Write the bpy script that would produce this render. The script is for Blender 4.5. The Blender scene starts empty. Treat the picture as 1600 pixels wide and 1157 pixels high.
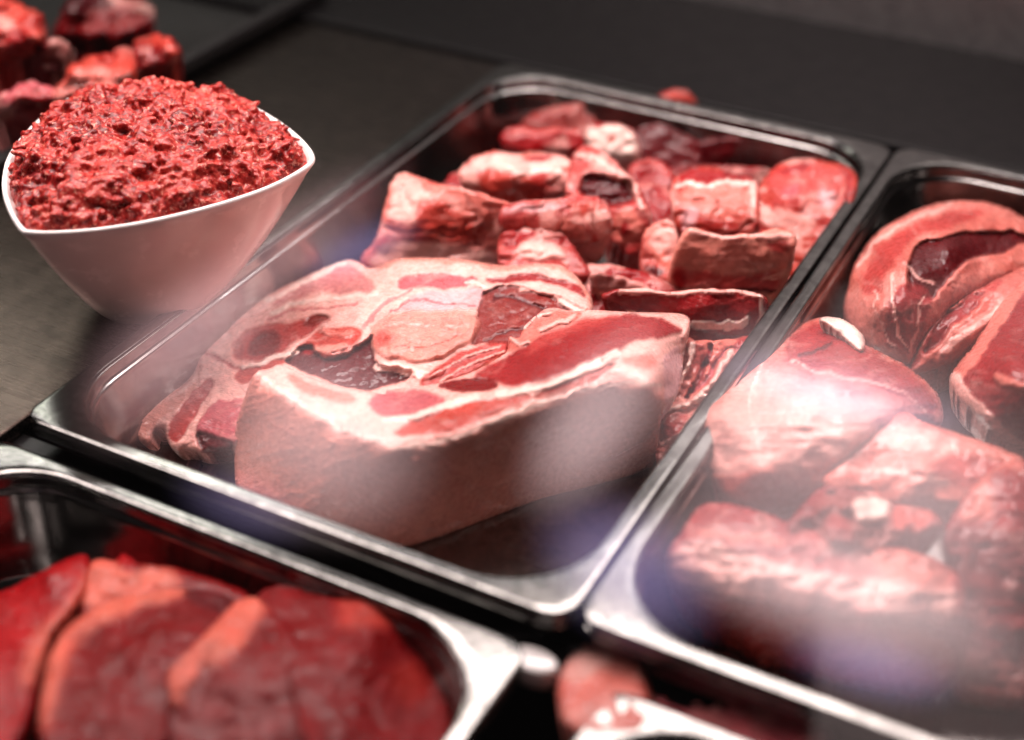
import bpy, math, random
import numpy as np
from mathutils import Matrix, Vector

S = bpy.context.scene
# ------------------------------------------------------------------ camera
F = 2234.76; CX, CY = 800.0, 578.5
RM = np.array([[0.88610437, 0.2731447, -0.37444761],
               [0.46331916, -0.50035908, 0.73142063],
               [0.01242541, -0.82160377, -0.56992355]])
CAM = np.array([0.5132, -0.4251, 0.4593])
cd = bpy.data.cameras.new('camera'); cam = bpy.data.objects.new('camera', cd)
S.collection.objects.link(cam)
M4 = Matrix.Identity(4)
for i in range(3):
    M4[i][0] = RM[i, 0]; M4[i][1] = -RM[i, 1]; M4[i][2] = -RM[i, 2]; M4[i][3] = CAM[i]
cam.matrix_world = M4
cd.sensor_width = 36; cd.lens = 36 * F / 1600
cd.clip_start = 0.01; cd.clip_end = 60
cd.dof.use_dof = True; cd.dof.focus_distance = 0.835; cd.dof.aperture_fstop = 2.3
S.camera = cam

# ------------------------------------------------------------------ light
W = bpy.data.worlds.new('World'); S.world = W; W.use_nodes = True
bg = W.node_tree.nodes['Background']
bg.inputs[0].default_value = (1.0, 0.80, 0.80, 1); bg.inputs[1].default_value = 0.008

def area(name, loc, aim, sx, sy, power, col, spread=180, mat=None, shape='RECTANGLE'):
    l = bpy.data.lights.new(name, 'AREA'); l.shape = shape; l.size = sx; l.size_y = sy
    l.energy = power; l.color = col; l.spread = math.radians(spread)
    o = bpy.data.objects.new(name, l); S.collection.objects.link(o)
    if mat is not None: o.matrix_world = mat
    else:
        o.location = loc
        o.rotation_euler = (Vector(aim) - Vector(loc)).to_track_quat('-Z', 'Y').to_euler()
    return o
# the strip lamp under the lid of the display case, behind and above the meat
area('case_lamp', (-0.06, 0.28, 0.60), (0.0, 0.20, 0.0), 1.30, 0.24, 12.6, (1.0, 0.83, 0.81), spread=130)
area('glint_strip', (-0.25, 0.60, 0.60), (-0.15, 0.25, 0.0), 1.60, 0.020, 2.0, (1.0, 0.90, 0.90))  # thin unseen lamp added for bright lines on rims and wet sparkle
area('glint_strip', (0.00, 0.90, 0.60), (0.0, 0.25, 0.0), 1.30, 0.010, 1.3, (1.0, 0.88, 0.88))  # second thin unseen lamp, added for sparkle on the meat
# unseen dim lamps added overhead so the front rims mirror something pale
area('rim_fill', (-0.68, 0.62, 0.62), (-0.68, 0.615, 0.0), 0.70, 0.16, 2.6, (1.0, 1.0, 0.88))
area('rim_fill', (-0.02, 0.66, 0.62), (-0.02, 0.655, 0.0), 0.66, 0.12, 0.13, (0.98, 0.86, 1.0))
# weak unseen fill lamp added on the shop side
area('shop_fill', (0.9, -1.5, 1.5), (0.2, 0.1, 0.0), 1.4, 1.0, 2.0, (1.0, 0.74, 0.72))

# pane of the sloping front glass, and unseen lamps added as mirrored haze
GN = np.array([0.0, -0.75, 0.6614]); GN /= np.linalg.norm(GN)
GP = np.array([0.46, -0.32, 0.37])
def mirror(d): return d - 2 * np.dot(d, GN) * GN
def haze_lamp(name, u, v, w, h, ang, col, rad, L=2.6):
    d = RM @ np.array([u - CX, v - CY, F]); d /= np.linalg.norm(d)
    t = np.dot(GP - CAM, GN) / np.dot(d, GN); hit = CAM + d * t; r = mirror(d)
    a = math.radians(ang)
    rt = mirror(RM[:, 0]); up = mirror(-RM[:, 1])
    x = rt * math.cos(a) + up * math.sin(a); y = -rt * math.sin(a) + up * math.cos(a)
    x = x - np.dot(x, r) * r; x /= np.linalg.norm(x)
    z = r; y = np.cross(z, x)
    m = Matrix.Identity(4); pos = hit + r * L
    for i in range(3): m[i][0] = x[i]; m[i][1] = y[i]; m[i][2] = z[i]; m[i][3] = pos[i]
    k = (L + t) / F; sx, sy = w * k, h * k
    area(name, None, None, sx, sy, 1.15 * rad * math.pi * sx * sy, col, mat=m)
    # emission brightest mid-lamp, fading to its edge, so the haze patch looks soft
    l = S.collection.objects[-1].data; l.use_nodes = True; nt = l.node_tree; em = nt.nodes['Emission']
    g = nt.nodes.new('ShaderNodeNewGeometry'); mp = nt.nodes.new('ShaderNodeVectorMath'); mp.operation = 'SUBTRACT'; mp.inputs[1].default_value = (.5, .5, 0)
    nt.links.new(g.outputs['Parametric'], mp.inputs[0]); fl = nt.nodes.new('ShaderNodeVectorMath'); fl.operation = 'MULTIPLY'; fl.inputs[1].default_value = (1, 1, 0)
    nt.links.new(mp.outputs[0], fl.inputs[0]); ln = nt.nodes.new('ShaderNodeVectorMath'); ln.operation = 'LENGTH'; nt.links.new(fl.outputs[0], ln.inputs[0])
    mr = nt.nodes.new('ShaderNodeMapRange'); mr.interpolation_type = 'SMOOTHSTEP'; nt.links.new(ln.outputs['Value'], mr.inputs[0])
    mr.inputs[1].default_value = .05; mr.inputs[2].default_value = .5; mr.inputs[3].default_value = 1; mr.inputs[4].default_value = 0
    nt.links.new(mr.outputs[0], em.inputs['Strength'])
PK = (1.0, 0.60, 0.62); PU = (0.66, 0.52, 1.0); WH = (1.0, 0.72, 0.74)
for a in [(400, 430, 640, 170, 38, PK, 1.5), (280, 560, 420, 260, 35, PK, 1.5), (640, 480, 380, 170, 25, WH, .5),
          (500, 680, 440, 360, -25, WH, 2.3), (930, 650, 210, 420, -32, WH, 2.7),
          (1270, 600, 480, 230, -20, WH, 1.2), (1330, 740, 780, 500, -22, WH, 1.9), (1180, 700, 360, 300, 0, WH, .6),
          (1310, 615, 460, 110, -14, PU, 1.3), (1290, 920, 760, 230, -20, WH, 2.8), (1480, 820, 260, 560, 20, WH, .7),
          (980, 890, 360, 240, -30, PU, 1.5), (1360, 1040, 300, 120, -15, PU, 1.3), (560, 390, 240, 90, 25, PU, 1.2),
          (380, 790, 260, 120, -20, PU, 0.6)]:
    haze_lamp('haze_lamp', *a)

vs = S.view_settings
vs.view_transform = 'Standard'; vs.look = 'None'; vs.exposure = 0.0; vs.gamma = 1.0
S.cycles.max_bounces = 8; S.cycles.transparent_max_bounces = 8
S.cycles.sample_clamp_indirect = 6.0
try: S.cycles.use_denoising = True
except Exception: pass

# ------------------------------------------------------------------ helpers
def P(u, v, z):
    u = np.asarray(u, float); v = np.asarray(v, float); z = np.asarray(z, float)
    d = np.stack([u - CX, v - CY, np.full_like(u, F)], -1) @ RM.T
    t = (z - CAM[2]) / d[..., 2]
    return CAM + d * t[..., None]
def crop(ox, oy, kx, ky):
    return lambda *q: [(ox + q[i] * kx, oy + q[i + 1] * ky) for i in range(0, len(q), 2)]
c1 = crop(0, 0, .4321, .43215); c2 = crop(480, 80, .38023, .38029); c3 = crop(900, 80, .4375, .43756)
c4 = crop(150, 380, .41478, .4149); c5 = crop(600, 380, .43228, .43215); c6 = crop(1000, 420, .55918, .5592)
c7 = crop(0, 620, .45, .45015); c8 = crop(600, 700, .4375, .43743); c0 = crop(0, 0, 1, 1)

_tabs = {}
def vnoise(x, y, seed=0):
    if seed not in _tabs: _tabs[seed] = np.random.RandomState(seed).rand(64, 64)
    T = _tabs[seed]; xi = np.floor(x).astype(int); yi = np.floor(y).astype(int)
    fx = x - xi; fy = y - yi; fx = fx * fx * (3 - 2 * fx); fy = fy * fy * (3 - 2 * fy)
    a = T[xi % 64, yi % 64]; b = T[(xi + 1) % 64, yi % 64]; c = T[xi % 64, (yi + 1) % 64]; d = T[(xi + 1) % 64, (yi + 1) % 64]
    return (a * (1 - fx) + b * fx) * (1 - fy) + (c * (1 - fx) + d * fx) * fy
def fbm(x, y, seed=0, oc=4):
    s = 0; am = 1; tot = 0
    for o in range(oc):
        s = s + am * vnoise(x * 2 ** o + 7.3 * o, y * 2 ** o + 3.1 * o, seed + o); tot += am; am *= .5
    return s / tot * 2 - 1
def segdist(p, a, b):
    ab = b - a; t = np.clip(((p - a) @ ab) / max(ab @ ab, 1e-9), 0, 1)
    q = a + t[:, None] * ab
    return np.linalg.norm(p - q, axis=1), q
def linedist(p, pts, closed=False):
    pts = np.array(pts, float); n = len(pts); best = np.full(len(p), 1e9); near = np.zeros_like(p)
    for i in range(n if closed else n - 1):
        d, q = segdist(p, pts[i], pts[(i + 1) % n]); m = d < best
        best[m] = d[m]; near[m] = q[m]
    return best, near
def inside(p, pts):
    pts = np.array(pts, float); n = len(pts); r = np.zeros(len(p), bool)
    for i in range(n):
        a = pts[i]; b = pts[(i + 1) % n]
        if a[1] == b[1]: continue
        c = ((a[1] > p[:, 1]) != (b[1] > p[:, 1])) & (p[:, 0] < (b[0] - a[0]) * (p[:, 1] - a[1]) / (b[1] - a[1]) + a[0])
        r ^= c
    return r
def sdf(p, pts):
    d, q = linedist(p, pts, True); return np.where(inside(p, pts), d, -d), q
def smooth(pts, it=2, closed=True):
    pts = np.array(pts, float)
    for _ in range(it):
        if closed: a, b = pts, np.roll(pts, -1, 0)
        else: a, b = pts[:-1], pts[1:]
        q = np.empty((2 * len(a), 2)); q[0::2] = .75 * a + .25 * b; q[1::2] = .25 * a + .75 * b
        pts = q if closed else np.vstack([pts[:1], q, pts[-1:]])
    return pts
def sstep(x): x = np.clip(x, 0, 1); return x * x * (3 - 2 * x)

COL = dict(
    fatred=(.52, .105, .072), lean=(0.25, 0.008, 0.010), dark=(0.08, 0.002, 0.004), red=(0.27, 0.004, 0.006), fat=(0.80, 0.40, 0.35),
    white=(0.86, 0.60, 0.53), pink=(0.42, 0.050, 0.044), pale=(0.60, 0.150, 0.118), orange=(0.42, 0.040, 0.026),
    skin=(0.56, 0.19, 0.145), rind=(0.26, 0.13, 0.09), brown=(0.19, 0.015, 0.012), mauve=(0.42, 0.075, 0.090),
    veil=(0.64, 0.33, 0.34), deep=(0.06, 0.002, 0.004), blood=(0.15, 0.001, 0.003), tan=(0.62, 0.24, 0.19))

def link_mesh(name, V, Fc, mat, parent=None, smooth_=True, colors=None):
    me = bpy.data.meshes.new(name); me.from_pydata([tuple(map(float, v)) for v in V], [], [tuple(int(i) for i in f) for f in Fc])
    if colors is not None:
        at = me.attributes.new('tint', 'FLOAT_COLOR', 'POINT'); at.data.foreach_set('color', np.asarray(colors, np.float32).ravel())
    me.materials.append(mat)
    if smooth_: me.polygons.foreach_set('use_smooth', [True] * len(me.polygons))
    me.update()
    o = bpy.data.objects.new(name, me); S.collection.objects.link(o)
    if parent: o.parent = parent
    return o
def tag(o, label=None, cat=None, group=None, kind=None):
    if label: o['label'] = label
    if cat: o['category'] = cat
    if group: o['group'] = group
    if kind: o['kind'] = kind
    return o
def empty(name, loc=(0, 0, 0)):
    o = bpy.data.objects.new(name, None); o.location = loc; o.empty_display_size = .02; S.collection.objects.link(o); return o

# ------------------------------------------------------------------ materials
def newmat(name):
    m = bpy.data.materials.new(name); m.use_nodes = True; nt = m.node_tree; nt.nodes.clear()
    out = nt.nodes.new('ShaderNodeOutputMaterial'); b = nt.nodes.new('ShaderNodeBsdfPrincipled')
    nt.links.new(b.outputs[0], out.inputs[0]); return m, nt, b, out
def N(nt, t, **kw):
    n = nt.nodes.new(t)
    for k, v in kw.items(): setattr(n, k, v)
    return n
def noise(nt, scale, detail=4, rough=.55, dist=0, vec=None):
    n = N(nt, 'ShaderNodeTexNoise'); n.inputs['Scale'].default_value = scale; n.inputs['Detail'].default_value = detail
    n.inputs['Roughness'].default_value = rough; n.inputs['Distortion'].default_value = dist
    if vec: nt.links.new(vec, n.inputs['Vector'])
    return n
def ramp(nt, src, a, b, ca, cb):
    r = N(nt, 'ShaderNodeValToRGB'); e = r.color_ramp.elements
    e[0].position = a; e[1].position = b; e[0].color = (*ca, 1) if len(ca) == 3 else ca; e[1].color = (*cb, 1) if len(cb) == 3 else cb
    nt.links.new(src, r.inputs[0]); return r
def mapr(nt, src, a, b, c, d):
    r = N(nt, 'ShaderNodeMapRange'); nt.links.new(src, r.inputs[0])
    for i, q in enumerate((a, b, c, d)): r.inputs[1 + i].default_value = q
    return r

def meat_material(name, rough=.26, sss=.10, bump=.5, fibre=None, coat=.40, speck=0.0):
    m, nt, b, out = newmat(name); L = nt.links
    at = N(nt, 'ShaderNodeAttribute', attribute_name='tint'); tc = N(nt, 'ShaderNodeTexCoord')
    n1 = noise(nt, 260, 6, .65, .4, tc.outputs['Object']); n2 = noise(nt, 1100, 3, .6, 0, tc.outputs['Object'])
    mp = N(nt, 'ShaderNodeMapping'); mp.inputs['Rotation'].default_value = (.4, .3, .6); mp.inputs['Scale'].default_value = (90, 900, 900)
    L.new(tc.outputs['Object'], mp.inputs[0]); n3 = noise(nt, 1.0, 3, .6, 1.2, mp.outputs[0])
    v1 = mapr(nt, n1.outputs[0], .25, .75, .85, 1.15); v2 = mapr(nt, n3.outputs[0], .3, .7, .84, 1.16)
    mu = N(nt, 'ShaderNodeMath', operation='MULTIPLY'); L.new(v1.outputs[0], mu.inputs[0]); L.new(v2.outputs[0], mu.inputs[1])
    vm = N(nt, 'ShaderNodeVectorMath', operation='SCALE'); L.new(at.outputs['Color'], vm.inputs[0]); L.new(mu.outputs[0], vm.inputs['Scale'])
    L.new(vm.outputs[0], b.inputs['Base Color'])
    b.inputs['Subsurface Weight'].default_value = sss; b.inputs['Subsurface Radius'].default_value = (1.0, .25, .15)
    b.inputs['Subsurface Scale'].default_value = .004
    rr = mapr(nt, n1.outputs[0], .3, .7, rough - .1, rough + .14); L.new(rr.outputs[0], b.inputs['Roughness'])
    b.inputs['Coat Weight'].default_value = coat; b.inputs['Coat Roughness'].default_value = .07; b.inputs['Specular IOR Level'].default_value = .12
    ad = N(nt, 'ShaderNodeMath', operation='ADD'); L.new(n1.outputs[0], ad.inputs[0]); L.new(n3.outputs[0], ad.inputs[1])
    bu = N(nt, 'ShaderNodeBump'); bu.inputs['Strength'].default_value = bump; bu.inputs['Distance'].default_value = .0016
    L.new(ad.outputs[0], bu.inputs['Height'])
    bu2 = N(nt, 'ShaderNodeBump'); bu2.inputs['Strength'].default_value = bump * .5; bu2.inputs['Distance'].default_value = .0004
    L.new(n2.outputs[0], bu2.inputs['Height']); L.new(bu.outputs[0], bu2.inputs['Normal'])
    L.new(bu2.outputs[0], b.inputs['Normal'])
    n4 = noise(nt, 110, 3, .5, .8, tc.outputs['Object']); bu3 = N(nt, 'ShaderNodeBump'); bu3.inputs['Strength'].default_value = min(1, bump * 1.1); bu3.inputs['Distance'].default_value = .0022
    L.new(n4.outputs[0], bu3.inputs['Height']); L.new(bu3.outputs[0], b.inputs['Coat Normal'])
    return m
MEAT = meat_material('wet_raw_meat')
BEEF = meat_material('dark_red_beef', rough=.3, bump=.3, coat=.14)
RIND = meat_material('matt_pork_rind', rough=.42, bump=.3, coat=.12)
MINCE = meat_material('minced_meat', rough=.3, bump=.5, coat=.5)

def steel_material(name, base=(.32, .31, .30), rough=.15, dirty=.45):
    m, nt, b, out = newmat(name); L = nt.links; tc = N(nt, 'ShaderNodeTexCoord')
    n1 = noise(nt, 70, 8, .72, .8, tc.outputs['Object'])
    mp = N(nt, 'ShaderNodeMapping'); mp.inputs['Scale'].default_value = (20, 700, 700); L.new(tc.outputs['Object'], mp.inputs[0])
    n2 = noise(nt, 1, 3, .6, 0, mp.outputs[0])
    r = ramp(nt, n1.outputs[0], .35, .7, tuple(c * (1 - dirty) for c in base), base); L.new(r.outputs[0], b.inputs['Base Color'])
    b.inputs['Metallic'].default_value = 1
    rr = mapr(nt, n2.outputs[0], .2, .8, rough - .03, rough + .05); L.new(rr.outputs[0], b.inputs['Roughness'])
    bu = N(nt, 'ShaderNodeBump'); bu.inputs['Strength'].default_value = .08; bu.inputs['Distance'].default_value = .0005
    L.new(n1.outputs[0], bu.inputs['Height']); L.new(bu.outputs[0], b.inputs['Normal'])
    return m
STEEL = steel_material('stainless_steel'); SATIN = steel_material('satin_steel_rim', (.21, .21, .20), .13, .6); DSTEEL = steel_material('dull_steel_shelf', (.085, .062, .052), .26, .5)
BSTEEL = steel_material('dark_back_panel', (.022, .021, .022), .30, .3); WALLM = steel_material('grey_back_wall', (.55, .54, .54), .45, .35)
def plain(name, col, rough=.4, coat=0, sss=0):
    m, nt, b, out = newmat(name); tc = N(nt, 'ShaderNodeTexCoord'); n = noise(nt, 60, 4, .6, 0, tc.outputs['Object'])
    r = ramp(nt, n.outputs[0], .3, .7, tuple(c * .9 for c in col), col); nt.links.new(r.outputs[0], b.inputs['Base Color'])
    rr = mapr(nt, n.outputs[0], .3, .7, rough - .05, rough + .08); nt.links.new(rr.outputs[0], b.inputs['Roughness'])
    b.inputs['Coat Weight'].default_value = coat; b.inputs['Subsurface Weight'].default_value = sss
    b.inputs['Subsurface Scale'].default_value = .004
    return m
PORC = plain('glazed_porcelain', (.80, .76, .74), .22, .3); BLACK = plain('black_plastic', (.010, .009, .009), .35); BLACK.node_tree.nodes['Principled BSDF'].inputs['Specular IOR Level'].default_value = .2
LEDGE = plain('dark_painted_ledge', (.0045, .004, .0042), .45); LEDGE.node_tree.nodes['Principled BSDF'].inputs['Specular IOR Level'].default_value = .12
GASKET = plain('dark_case_interior', (.012, .011, .012), .45)

# ------------------------------------------------------------------ meat builder
def rbf(ctrl, u, v, c=12.0):
    A = np.array(ctrl, float); n = len(A); D = lambda x, y: np.sqrt((x[:, None] - A[None, :, 0]) ** 2 + (y[:, None] - A[None, :, 1]) ** 2 + c * c)
    K = D(A[:, 0], A[:, 1]); Pm = np.stack([np.ones(n), A[:, 0] / 500, A[:, 1] / 500], 1)
    M = np.block([[K, Pm], [Pm.T, np.zeros((3, 3))]]); M[:n, :n] += np.eye(n) * 1e-6
    w = np.linalg.solve(M, np.concatenate([A[:, 2] * 1000, np.zeros(3)]))
    out = np.empty(len(u))
    for s in range(0, len(u), 20000):
        uu, vv = u[s:s + 20000], v[s:s + 20000]
        out[s:s + 20000] = D(uu, vv) @ w[:n] + w[n] + w[n + 1] * uu / 500 + w[n + 2] * vv / 500
    return out / 1000
_seed = [11]
def meat(name, outline, ctrl, base='lean', feats=(), step=4.0, edge=.0038, thick=.02, zb=-.058, lump=.0015, lsize=45,
         fib=0.0, marble=.35, var=.25, mat=None, ragged=3.0, curl=True, warp=5.0, sm=2, bulge=.0, fold=.0, blot=0.0):
    _seed[0] += 9; sd0 = _seed[0]
    ol = smooth(outline, sm) if sm else np.array(outline, float)
    # ragged edge
    seg = []
    for i in range(len(ol)):
        a, b = ol[i], ol[(i + 1) % len(ol)]; k = max(1, int(np.linalg.norm(b - a) / (step * 1.5)))
        for j in range(k): seg.append(a + (b - a) * j / k)
    ol = np.array(seg); cen = ol.mean(0)
    if ragged:
        nrm = np.roll(ol, -1, 0) - np.roll(ol, 1, 0); nrm = np.stack([nrm[:, 1], -nrm[:, 0]], 1); nrm /= np.linalg.norm(nrm, axis=1)[:, None] + 1e-9
        ol = ol + nrm * (fbm(ol[:, 0] / 28, ol[:, 1] / 28, sd0, 3) * ragged)[:, None]
    lo = ol.min(0) - step; hi = ol.max(0) + step
    nx = int((hi[0] - lo[0]) / step) + 2; ny = int((hi[1] - lo[1]) / step) + 2
    gx, gy = np.meshgrid(lo[0] + np.arange(nx) * step, lo[1] + np.arange(ny) * step, indexing='ij')
    p = np.stack([gx.ravel(), gy.ravel()], 1)
    d, q = sdf(p, ol)
    near = np.abs(d) < .6 * step; p[near] = q[near]; d[near] = 0; ok = (d >= 0).reshape(nx, ny)
    cell = ok[:-1, :-1] & ok[1:, :-1] & ok[1:, 1:] & ok[:-1, 1:]
    ids = np.arange(nx * ny).reshape(nx, ny)
    quads = np.stack([ids[:-1, :-1][cell], ids[1:, :-1][cell], ids[1:, 1:][cell], ids[:-1, 1:][cell]], 1)
    used = np.unique(quads); re = -np.ones(nx * ny, int); re[used] = np.arange(len(used)); quads = re[quads]; p = p[used]; d = np.maximum(d[used], 0)
    u, v = p[:, 0], p[:, 1]
    if not hasattr(ctrl, '__len__'): ctrl = [(cen[0], cen[1], ctrl), (cen[0] + 50, cen[1], ctrl), (cen[0], cen[1] + 50, ctrl)]
    z = rbf(ctrl, u, v)
    px = .77 / F
    dm = d * px
    dmax = dm.max()
    if bulge: z = z + bulge * (sstep(dm / dmax) - .5)
    ca, sa = math.cos(fib), math.sin(fib); ru = u * ca + v * sa; rv = -u * sa + v * ca
    z = z + lump * fbm(u / lsize, v / lsize, sd0 + 1, 4) + .25 * lump * fbm(ru / 60, rv / 9, sd0 + 5, 3)
    if fold:
        f1 = np.clip(1 - 5 * np.abs(fbm(u / 50 + 9, v / 38, sd0 + 3, 3)), 0, 1); z = z - fold * f1 * f1
    # tint
    wu = u + 1.7 * warp * fbm(u / 24, v / 24, sd0 + 2, 5); wv = v + 1.7 * warp * fbm(u / 24, v / 24, sd0 + 3, 5); wp = np.stack([wu, wv], 1)
    C = np.tile(np.array(COL[base]), (len(u), 1)); fib_n = fbm(ru / 70, rv / 7, sd0 + 4, 3)
    if blot:
        b1 = fbm(wu / 48, wv / 40, sd0 + 2, 4); m = (sstep((b1 - .06) / .16) * blot)[:, None]; C = C * (1 - m) + np.array(COL['fat']) * m
        b2 = fbm(wu / 42 + 5, wv / 40 + 9, sd0 + 5, 4); m = (sstep((b2 - .04) / .14) * blot)[:, None]; C = C * (1 - m) + np.array(COL['red']) * m
    for ft in feats:
        kind, pts, wd, soft, cname = ft[:5]; soft = soft * .62; dz = ft[5] if len(ft) > 5 else 0; st = ft[6] if len(ft) > 6 else 1.0
        if kind == 'poly': s_, _ = sdf(wp, smooth(pts, 2)); m = sstep((s_ + soft) / (2 * soft))
        else:
            s_, _ = linedist(wp, smooth(pts, 2, False)); wv_ = wd * (1 + .45 * fbm(u / 40, v / 40, sd0 + 6, 2)); m = 1 - sstep((s_ - wv_ * .5) / soft + .5)
        m = m * st; col = np.array(COL[cname])
        C = C * (1 - m[:, None]) + col * m[:, None]
        if dz: z = z + dz * m
    # fibres, marbling, blotches
    lum = C.mean(1); leanness = 1 - np.clip((C[:, 1] / np.maximum(C[:, 0], 1e-4) - .1) / .4, 0, 1)
    vein = 1 - np.abs(fbm(ru / 55 + 3, rv / 22, sd0 + 7, 4)) * 7
    vein = np.clip(vein, 0, 1) * np.clip(fbm(u / 60, v / 60, sd0 + 8, 2) * 2 + .4, 0, 1)
    m = (vein * marble * (0.35 + .65 * leanness) * np.clip(C[:, 0] / .35 - .25, 0, 1))[:, None]
    C = C * (1 - m) + np.array(COL['fat']) * .9 * m
    fv = np.clip(1 - np.abs(fbm(ru / 38, rv / 14, sd0 + 6, 4)) * 8, 0, 1) * np.clip(fbm(u / 50, v / 50, sd0 + 3, 2) * 2 + .3, 0, 1)
    m = (fv * .28 * (1 - leanness))[:, None]; C = C * (1 - m) + np.array(COL['pink']) * m
    z = z + (fv * .0006 + vein * .0005) * 1.0
    bl = fbm(u / 30, v / 30, sd0 + 1, 4); C = C * (1 + var * bl + .35 * var * fib_n)[:, None]
    C[:, 1:] *= (1 - .25 * var * np.clip(fbm(u / 18, v / 18, sd0 + 5, 3), -1, 1) * 2)[:, None]
    C = np.clip(C, .002, .92)
    # rolled edge
    e = min(edge, dmax * .9); k = np.clip(1 - dm / e, 0, 1)
    if curl: z = z - e * (1 - np.sqrt(np.maximum(0, 1 - k * k))) * .9
    z = np.maximum(z, zb + .0005)
    V = P(u, v, z)
    # boundary loop
    ed = {}
    for f in quads:
        for i in range(4):
            a, b = int(f[i]), int(f[(i + 1) % 4])
            if (b, a) in ed: del ed[(b, a)]
            else: ed[(a, b)] = 1
    nxt = {}
    for a, b in ed: nxt.setdefault(a, []).append(b)
    faces = [tuple(f) for f in quads.tolist()]; V = list(V); C = list(C); cw = np.mean(V, 0)
    done = set()
    best = []
    for s in list(nxt):
        if s in done: continue
        loop = [s]; done.add(s); cur = s
        while True:
            c = [x for x in nxt.get(cur, []) if x not in done]
            if not c: break
            cur = c[0]; done.add(cur); loop.append(cur)
        if len(loop) > 7: best.append(loop)
    for loop in best:
        rings = [loop]; n = len(loop)
        for ins, dn in ((.03, .3), (.10, .75), (.22, 1.0)):
            r = []
            for i in loop:
                x, y, zz = V[i]; zt = max(zb, zz - thick * dn) if zz > zb else zb
                r.append(len(V)); V.append(np.array([x + (cw[0] - x) * ins, y + (cw[1] - y) * ins, zt])); C.append(C[i])
            rings.append(r)
        for a, b in zip(rings[:-1], rings[1:]):
            for i in range(n):
                j = (i + 1) % n; faces.append((a[j], a[i], b[i], b[j]))
        c = len(V); V.append(np.array([cw[0], cw[1], np.mean([V[i][2] for i in rings[-1]])])); C.append(C[loop[0]])
        for i in range(n): faces.append((rings[-1][(i + 1) % n], rings[-1][i], c))
    V = np.array(V); org = np.array([cw[0], cw[1], V[:, 2].min()])
    # grid winding in image space faces the camera when reversed
    faces = [tuple(reversed(f)) for f in faces]
    C4 = np.hstack([np.array(C), np.ones((len(C), 1))])
    o = link_mesh(name, V - org, faces, mat or MEAT, colors=C4); o.location = org
    return o
def L3(pts, *zs):
    zs = list(zs) * (len(pts) if len(zs) == 1 else 1)
    return [(p[0], p[1], z) for p, z in zip(pts, zs)]

exec_meats = []
# ------------------------------------------------------------------ case structure
def box(name, x0, x1, y0, y1, z0, z1, mat, bev=.0015):
    cx, cy = (x0 + x1) / 2, (y0 + y1) / 2
    V = [(x - cx, y - cy, z - z0) for z in (z0, z1) for x, y in ((x0, y0), (x1, y0), (x1, y1), (x0, y1))]
    Fc = [(3, 2, 1, 0), (4, 5, 6, 7), (0, 1, 5, 4), (1, 2, 6, 5), (2, 3, 7, 6), (3, 0, 4, 7)]
    o = link_mesh(name, V, Fc, mat, smooth_=False); o.location = (cx, cy, z0)
    if bev: b = o.modifiers.new('b', 'BEVEL'); b.width = bev; b.segments = 3
    return o
tag(box('case_floor', -1.4, 1.6, -.75, 1.3, -.13, -.11, GASKET, 0), kind='structure')
tag(box('steel_deck', -.24, -.012, -.6, .575, -.026, -.014, DSTEEL), kind='structure')
tag(box('back_ledge', -.9, 1.3, .585, .80, -.026, -.012, LEDGE, .004), kind='structure')
tag(box('back_wall', -1.3, 1.4, .80, .84, -.026, .42, WALLM, .004), kind='structure')
# support bars between the trays
sb = box('support_bar', -.012, .68, -.016, .010, -.030, -.022, BSTEEL); tag(sb, 'dark steel cross bar running under the tray lips between the two rows', 'support bar')

# ------------------------------------------------------------------ trays
def rrect(w, l, ins, r, n=10):
    pts = []
    for cx, cy, a0 in ((w - ins - r, l - ins - r, 0), (ins + r, l - ins - r, 90), (ins + r, ins + r, 180), (w - ins - r, ins + r, 270)):
        for i in range(n + 1):
            a = math.radians(a0 + 90 * i / n); pts.append((cx + r * math.cos(a), cy + r * math.sin(a)))
    return pts
def loft(name, w, l, prof, mat, parent, cap=False):
    V = []; Fc = []; n = 44; q = [prof[0]]
    for a, b in zip(prof[:-1], prof[1:]): q += [tuple(a[i] + (b[i] - a[i]) * f for i in range(3)) for f in (.2, .8, 1)]
    prof = q
    for ins, z, r in prof: V += [(x, y, z) for x, y in rrect(w, l, ins, r)]
    for k in range(len(prof) - 1):
        for i in range(n):
            j = (i + 1) % n; Fc.append((k * n + i, k * n + j, (k + 1) * n + j, (k + 1) * n + i))
    if cap: Fc.append(tuple((len(prof) - 1) * n + i for i in range(n)))
    o = link_mesh(name, V, Fc, mat, parent)
    s = o.modifiers.new('s', 'SOLIDIFY'); s.thickness = .0008; s.offset = -1
    return o
def tray(x, y, z, w, l, label, depth=.058):
    t = empty('steel_tray', (x, y, z)); tag(t, label, 'tray', 'steel trays sunk in the display case')
    loft('rim', w, l, [(.0012, -.0105, .012), (0, -.0095, .013), (0, -.0065, .013), (.0010, -.0058, .0125), (.0010, -.0045, .0125), (0, -.0038, .013), (0, -.0014, .013), (.0006, -.0003, .0125), (.0016, .0, .012),
                       (.0074, .0, .052), (.0084, -.0004, .052), (.0090, -.0014, .052)], SATIN, t)
    loft('basin', w, l, [(.0092, -.0020, .052), (.0098, -.0080, .052), (.0106, -.0095, .051), (.0116, -.0102, .050), (.0122, -.0115, .050), (.0132, -.016, .050),
                         (.0225, -depth + .01, .048), (.0250, -depth + .004, .046), (.0300, -depth + .0008, .042), (.0370, -depth, .038)], STEEL, t, True)
    return t
tray(0, 0, 0, .325, .553, 'large steel tray in the middle holding the joint with rind and the rib chunks')
tray(.3268, .004, 0, .325, .553, 'steel tray on the right holding the rolled pork cuts')
tray(-.012, -.562, -.012, .325, .553, 'steel tray at the lower left holding the dark red beef slices')
tray(.352, -.566, -.014, .325, .553, 'steel tray at the bottom right, mostly hidden below the rolled pork tray')

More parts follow.
